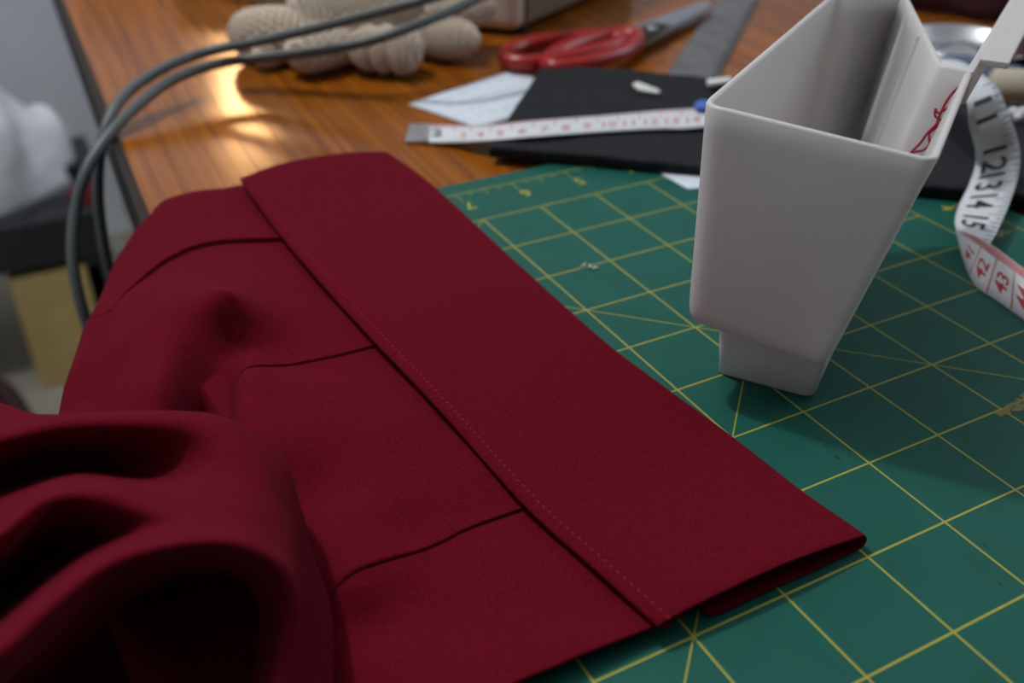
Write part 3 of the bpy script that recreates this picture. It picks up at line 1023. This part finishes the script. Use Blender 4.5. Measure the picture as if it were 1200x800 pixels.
# ------------------------------------------------------------------ steel ruler
rn, rf = at(808, 97, TZ), at(886, -35, TZ)
rd = (rf - rn).normalized()
rs = Vector((rd.y, -rd.x, 0))
ru = empty('steel_ruler', rn, 'wide worn steel ruler on the table between scissors and white bin', 'ruler')
L_, W_ = 0.30, 0.0135
prism('ruler_blade', [tuple((rn + rs * W_))[:2], tuple((rn + rd * L_ + rs * W_))[:2], tuple((rn + rd * L_ - rs * W_))[:2], tuple((rn - rs * W_))[:2]][::-1],
      TZ + 0.0002, TZ + 0.0014, M['dull steel'], ru, 0.0002)
tv, tf = [], []
for k in range(0, 290):
    l_ = 0.006 if k % 10 == 0 else 0.0035
    a = rn + rd * (0.004 + k * 0.001) + rs * (W_ - 0.0003)
    b = a - rs * l_
    a.z = b.z = TZ + 0.00150
    k0 = len(tv)
    e = rd * 0.00012
    tv.extend([a - e, b - e, b + e, a + e]); tf.append((k0, k0 + 1, k0 + 2, k0 + 3))
pydata('ruler_marks', tv, tf, M['ink'], ru, False)

# ------------------------------------------------------------------ crocheted toy
toy = empty('crocheted_toy', at(420, 60, TZ), 'cream crocheted toy with stubby limbs sprawled on the table behind the cables', 'toy')
def crochet(name, A, B, rad, lobes=(), nr=96, ns=150, rows=13, stitches=22, flat=0.9, bumph=0.0034):
    """knobbly spindle from A to B; rad: radius profile, stitches stand proud in rows"""
    A, B = Vector(A), Vector(B)
    ax = (B - A); L = ax.length; ax.normalize()
    s = ax.cross(Vector((0, 0, 1))).normalized(); q = s.cross(ax)
    prof = cr_spline(np.array(rad), 12)
    v = []
    for i in range(nr):
        t = i / (nr - 1)
        r = np.interp(t, prof[:, 0], prof[:, 1])
        for k in range(ns):
            an = 2 * math.pi * k / ns
            ph = 0.5 * math.pi * (int(t * rows) % 2)
            dot = math.sin(an * stitches / 2 + ph) ** 2 * math.sin(math.pi * t * rows) ** 2
            rr = max(0.0002, r + bumph * (dot ** 0.6 - 0.6) * min(1, r / 0.005))
            for c_, w_, dep in lobes:
                rr -= dep * math.exp(-((t - c_) / w_) ** 2)
            v.append(A + ax * (L * t) + s * (rr * math.cos(an)) + q * (rr * flat * math.sin(an)))
    f = grid_faces(nr, ns, True)
    f.append(tuple(range(ns - 1, -1, -1))); f.append(tuple((nr - 1) * ns + k for k in range(ns)))
    return pydata(name, v, f, M['yarn'], toy)
limb = [(0, 0.0005), (0.04, 0.0045), (0.14, 0.0085), (0.4, 0.0110), (0.7, 0.0105), (1.0, 0.0085)]
zb = 0.0105
crochet('limb', at(268, 40, zb), at(380, 38, zb + 0.004), [(0, .0005), (.05, .007), (.18, .0135), (.5, .0155), (1, .012)])
crochet('limb', at(300, 72, 0.004), at(372, 24, zb), [(0, .0005), (.06, .005), (.2, .0085), (.5, .009), (1, .008)])
crochet('limb', at(340, 66, zb), at(445, 33, zb), [(0, .0005), (.03, .006), (.12, .0112), (.4, .0135), (.7, .012), (1, .009)])
crochet('limb', at(496, 61, zb), at(415, 55, zb), [(0, .0005), (.06, .007), (.2, .0125), (.5, .0135), (.8, .0125), (1, .008)], lobes=((0.42, 0.05, 0.0026), (0.68, 0.05, 0.0026)))
crochet('limb', at(561, 50, zb - 0.001), at(480, 34, zb), [(0, .0004), (.06, .0055), (.25, .0115), (.55, .0132), (1, .010)])
crochet('body', at(338, 18, 0.022), at(520, -8, 0.024), [(0, .0005), (.05, .014), (.2, .024), (.5, .027), (.8, .024), (.95, .014), (1, .0005)], nr=170, ns=220, rows=28, stitches=40)
crochet('limb', at(500, 12, 0.024), at(580, 8, 0.020), [(0, .003), (.2, .010), (.6, .0115), (.93, .006), (1, .0004)])

# ------------------------------------------------------------------ two grey cables
def cable(px, label):
    pts = cr_spline([tuple(at(u, v, z / 1000)) for u, v, z in px], 10)
    return tag(tube('cable', pts, 0.0026, M['cable'], None, 14), label, 'cable', 'grey cables arching over the table edge')
cable([(640, -34, 40), (570, -6, 36), (500, 25, 31), (440, 46, 25), (380, 59, 19), (300, 68, 13), (250, 76, 12), (200, 95, 10.5), (160, 125, 6), (128, 158, 0), (101, 200, -10),
       (88, 250, -25), (85, 300, -40), (92, 345, -55), (104, 385, -70), (118, 420, -85)], 'nearer grey rubber cable, outermost loop hanging off the table edge')
cable([(580, -26, 52), (500, -1, 47), (440, 15, 40), (370, 33, 31), (300, 49, 23), (245, 60, 18), (198, 77, 16), (152, 106, 11), (128, 140, 4), (117, 180, -8),
       (115, 225, -25), (118, 262, -40), (124, 298, -55), (134, 340, -75), (146, 380, -95)], 'farther grey rubber cable, dropping inside the other past the table edge')

# ------------------------------------------------------------------ cream machine housing at the back
hz = 0.10
hb = [at(540, 38, TZ), at(604, 44, TZ)]
hd = (hb[1] - hb[0]).normalized()
h2 = (at(693, 4, TZ) - hb[1]).normalized()
hp0 = hb[1] - hd * 0.075
house = empty('machine_housing', hb[1], 'cream plastic machine housing on the table behind the toy', 'machine')
z0 = TZ + 0.003
bmh = bmesh.new()
pl_ = [hp0, hb[1], hb[1] + h2 * 0.16, hp0 + h2 * 0.16]
lo = [bmh.verts.new((p.x, p.y, z0)) for p in pl_]
hi = [bmh.verts.new((p.x, p.y, z0 + hz)) for p in pl_]
bmh.faces.new(lo); bmh.faces.new(hi)
for i in range(4):
    bmh.faces.new((lo[i], lo[(i + 1) % 4], hi[(i + 1) % 4], hi[i]))
ho = from_bm('body', bmh, M['housing'], house, False)
mod_bevel(ho, 0.006, 4)
sd = (hb[1] - hp0).normalized()
sp = [hb[1] + h2 * 0.010 + sd * 0.0002, hb[1] + h2 * 0.15 + sd * 0.0002, hb[1] + h2 * 0.15 + sd * 0.0022, hb[1] + h2 * 0.010 + sd * 0.0022]
mod_bevel(prism('side_panel', [tuple(p)[:2] for p in sp], z0 + 0.004, z0 + hz - 0.006, M['olive'], house), 0.0006)
ft = hb[1] + h2 * 0.012 - sd * 0.004
for dd in (0.0, 0.12):
    tube('rubber_foot', [Vector((ft.x, ft.y, TZ)) + h2 * dd, Vector((ft.x, ft.y, z0 + 0.001)) + h2 * dd], 0.005, M['rubber'], house, 14)

# sage green box at the top edge
ga, gb = at(230, -4, TZ), at(338, 9, TZ)
gd = (gb - ga).normalized()
gn = Vector((-gd.y, gd.x, 0))
gbx = empty('storage_box', ga, 'sage green shallow box at the back of the table', 'box')
pl_ = [ga - gd * 0.02, gb, gb + gn * 0.09, ga - gd * 0.02 + gn * 0.09]
prism('base', [tuple(p)[:2] for p in pl_], TZ + 0.0002, TZ + 0.022, M['sage'], gbx, 0.002)
c_ = (pl_[0] + pl_[2]) / 2
prism('lid', [tuple(c_ + (p - c_) * 1.02)[:2] for p in pl_], TZ + 0.0222, TZ + 0.030, M['sage'], gbx, 0.002)

# ------------------------------------------------------------------ chalk bits on the felt
def wedge(name, px, z, h, m, label, cat):
    o = prism(name, [tuple(at(u, v, z + h))[:2] for u, v in px], z, z + h, m, None, 0.0006)
    return tag(o, label, cat)
wedge('tailors_chalk', [(741, 97), (748, 95), (774, 105), (772, 108), (748, 104)], 0.0063, 0.0016, M['chalk'], 'small white wedge of tailors chalk on the black felt', 'chalk')
wedge('chalk_stick', [(828, 92), (856, 89), (858, 94), (831, 98)], 0.0063, 0.0025, M['chalk'], 'pale chalk stick at the felt edge close to the bin rim', 'chalk')
wedge('blue_cap', [(813, 121), (820, 116), (832, 117), (832, 126), (817, 126)], 0.0078, 0.0022, M['blue'], 'small blue plastic cap just showing left of the white bin', 'cap')
random.seed(2)
for k, (u, v_) in enumerate(((684, 312), (691, 314), (697, 315))):
    p = at(u, v_, 0.0)
    pts = [p + Vector((random.uniform(-1, 1) * .0012, random.uniform(-1, 1) * .0006, 0.0003 + 0.0002 * q)) for q in range(4)]
    tag(tube('lint_speck', cr_spline([tuple(q) for q in pts], 4), 0.00035, M['chalk'], None, 6),
        ['leftmost white lint speck on the open part of the mat', 'middle white lint speck on the open part of the mat', 'rightmost white lint speck on the open part of the mat'][k], 'lint', 'lint specks on the mat')

# ------------------------------------------------------------------ clutter at the far right
def lathe(name, c, prof, m, parent=None, seg=40):
    v = []
    for r, z in prof:
        for k in range(seg):
            an = 2 * math.pi * k / seg
            v.append(Vector((c[0] + r * math.cos(an), c[1] + r * math.sin(an), c[2] + z)))
    f = grid_faces(len(prof), seg, True)
    f.append(tuple(range(seg - 1, -1, -1))); f.append(tuple((len(prof) - 1) * seg + k for k in range(seg)))
    return pydata(name, v, f, m, parent)
dc = at(1128, 62, TZ + 0.004)
dish = lathe('metal_dish', (dc.x, dc.y, TZ), [(0.024, 0.0002), (0.031, 0.003), (0.0345, 0.010), (0.0355, 0.0108), (0.0345, 0.0112), (0.0325, 0.0100), (0.029, 0.0040), (0.022, 0.0022), (0.014, 0.0040), (0.006, 0.0085), (0.0015, 0.0100)], M['chrome'])
tag(dish, 'round polished metal pin dish behind the white bin', 'dish')
def cloth_lump(name, c, rx, ry, h, m, label, seed, cat='cloth', rot=0.0, folds=5):
    v = []
    nr, ns = 28, 64
    for i in range(nr):
        t = i / (nr - 1)
        for k in range(ns):
            an = 2 * math.pi * k / ns
            d = 1 + 0.16 * pnoise(Vector((math.cos(an) * 1.5 + seed, math.sin(an) * 1.5, t * 2))) + 0.06 * math.sin(folds * an + seed + 4 * t)
            r = math.sin(min(1, t * 1.02) * math.pi / 2) * d
            z = h * math.cos(t * math.pi / 2) ** 0.8 * (1 + 0.35 * pnoise(Vector((math.cos(an) * t * 3, math.sin(an) * t * 3, seed)))) 
            x_, y_ = rx * r * math.cos(an), ry * r * math.sin(an)
            v.append(Vector((c[0] + x_ * math.cos(rot) - y_ * math.sin(rot), c[1] + x_ * math.sin(rot) + y_ * math.cos(rot), c[2] + max(0.0003, z))))
    f = grid_faces(nr, ns, True)
    f.append(tuple((nr - 1) * ns + k for k in range(ns)))
    return tag(pydata(name, v, f, m), label, cat)
p = at(1160, 22, TZ)
cloth_lump('fabric_bundle', (p.x + 0.045, p.y + 0.02, TZ), 0.085, 0.05, 0.085, M['dark maroon'], 'dark maroon fabric bundle heaped at the far right of the table', 4.2, 'fabric', -0.6, 7)
p = at(1215, 80, TZ)
cloth_lump('fabric_bundle', (p.x + 0.02, p.y + 0.005, TZ), 0.034, 0.030, 0.035, M['dark maroon'], 'small dark maroon fabric heap right of the bin flange', 1.7, 'fabric', 0.2, 5)
p = at(1132, 92, TZ)
cloth_lump('denim_scrap', (p.x, p.y, TZ), 0.040, 0.016, 0.010, M['slate'], 'slate blue fabric scrap beneath the bin flange', 8.3, 'fabric', -0.75, 4)
p = at(1195, 116, TZ + 0.003)
sp_ = empty('cotton_roll', (p.x, p.y, TZ), 'cream cotton roll beyond the black felt at the right', 'cotton')
tube('roll', [p - E1 * 0.016 + Vector((0, 0, .006)), p - E1 * 0.014 + Vector((0, 0, .006)), p + Vector((0, 0, .006)), p + E1 * 0.03 + Vector((0, 0, .006)), p + E1 * 0.032 + Vector((0, 0, .006))], [0.006, 0.0085, 0.0088, 0.0085, 0.006], M['cream'], sp_, 20)
tube('core', [p - E1 * 0.0175 + Vector((0, 0, .006)), p - E1 * 0.015 + Vector((0, 0, .006))], 0.003, M['olive'], sp_, 14)
for k, (u, v_) in enumerate(((1188, 128), (1194, 134), (1199, 128))):
    c_ = at(u, v_, 0.010)
    lab = ['pearl bead left of its two neighbours on the black felt', 'pearl bead nearest the tape measure on the black felt', 'pearl bead at the right frame edge on the black felt'][k]
    prof = [(max(0.0002, 0.0024 * math.sin(math.pi * i / 12)), -0.0024 * math.cos(math.pi * i / 12)) for i in range(13)]
    tag(lathe('bead', (c_.x, c_.y, 0.0086), prof, M['glass bead'], None, 16), lab, 'bead', 'pearl beads on the felt')

# ------------------------------------------------------------------ background beyond the table's left edge
def wp(u, v, y):
    q = RW.transposed() @ Vector(((u - 600) / FPX, -(v - 400) / FPX, -1.0))
    return CAM + q * ((y - CAM.y) / q.y)
YB = 1.18
cl = wp(10, 330, YB); cb = wp(50, 462, YB)
CW = wp(122, 320, YB).x - cl.x
crate = empty('wooden_crate', (cl.x + CW / 2, YB + 0.12, FZ), 'pale pine crate standing on the floor under the black bench top', 'crate')
zt_ = cl.z
mod_bevel(from_bm('front_board', box_bm(cl.x, cl.x + CW, YB, YB + 0.018, FZ + 0.001, zt_), M['crate'], crate, False), 0.002)
mod_bevel(from_bm('side_board', box_bm(cl.x, cl.x + 0.018, YB + 0.0185, YB + 0.26, FZ + 0.001, zt_), M['crate'], crate, False), 0.002)
mod_bevel(from_bm('side_board', box_bm(cl.x + CW - 0.018, cl.x + CW, YB + 0.0185, YB + 0.26, FZ + 0.001, zt_), M['crate'], crate, False), 0.002)
mod_bevel(from_bm('back_board', box_bm(cl.x, cl.x + CW, YB + 0.2605, YB + 0.278, FZ + 0.001, zt_), M['crate'], crate, False), 0.002)
bench = empty('bench', (-0.3, YB + 0.2, FZ), 'low black bench holding a white bag beyond the table edge', 'bench')
bt = wp(50, 262, YB - 0.02).z
mod_bevel(from_bm('bench_top', box_bm(-0.75, wp(128, 290, YB).x, YB - 0.005, YB + 0.30, zt_ + 0.012, bt), M['bench'], bench, False), 0.006)
for lx in (-0.72, wp(128, 290, YB).x - 0.04):
    for ly in (YB + 0.0, YB + 0.26):
        from_bm('leg', box_bm(lx, lx + 0.035, ly, ly + 0.03, FZ, zt_ + 0.0125), M['bench'], bench, False)
b_ = wp(22, 205, YB + 0.12)
cloth_lump('plastic_bag', (b_.x - 0.07, YB + 0.12, bt), 0.15, 0.10, 0.18, M['bag'], 'crumpled white plastic bag on the black bench', 6.1, 'bag', 0.1, 6)
x0_, x1_ = wp(92, 250, YB + 0.08).x, wp(126, 250, YB + 0.08).x
case = empty('black_case', ((x0_ + x1_) / 2, YB + 0.12, bt), 'black case on the bench between the white bag and table edge', 'case')
zc = wp(100, 190, YB + 0.08).z
mod_bevel(from_bm('case_body', box_bm(x0_, x1_, YB + 0.08, YB + 0.2, bt + 0.0005, zc - 0.02), M['bench'], case, False), 0.003)
mod_bevel(from_bm('case_lid', box_bm(x0_ - 0.002, x1_ + 0.002, YB + 0.078, YB + 0.202, zc - 0.0195, zc), M['bench'], case, False), 0.003)
r_ = wp(102, 240, YB + 0.02)
cloth_lump('red_rag', (r_.x, YB + 0.03, bt), 0.022, 0.016, 0.03, mat('red cloth', (0.18, 0.01, 0.02), 0.9), 'small red rag on the black bench behind the cables', 2.6, 'rag', 0, 4)
d_ = wp(-6, 470, YB - 0.1)
cloth_lump('cloth_pile', (d_.x - 0.035, YB - 0.1, FZ), 0.075, 0.06, 0.12, M['dark maroon'], 'dark maroon cloth pile on the floor left of the crate', 9.4, 'cloth', 0, 6)
cup = empty('assumed_cupboard', (0.62, 1.62, FZ), 'assumed brown furniture out of view, added to darken the reflection in the varnished table', 'assumed_cupboard')  # assumed furniture, out of view; added for the dark area in the table's reflection
mod_bevel(from_bm('carcass', box_bm(0.02, 1.3, 1.545, 1.69, FZ + 0.05, 0.30), M['assumed_cupboard'], cup, False), 0.004)
mod_bevel(from_bm('assumed_cupboard_top', box_bm(0.0, 1.32, 1.53, 1.695, 0.3005, 0.325), M['assumed_cupboard'], cup, False), 0.004)
from_bm('plinth', box_bm(0.05, 1.27, 1.56, 1.68, FZ, FZ + 0.0505), M['assumed_cupboard'], cup, False)
for k in range(2):
    d0 = mod_bevel(from_bm('door', box_bm(0.04 + k * 0.63, 0.65 + k * 0.63, 1.529, 1.5445, FZ + 0.07, 0.285), M['assumed_cupboard'], cup, False), 0.003)
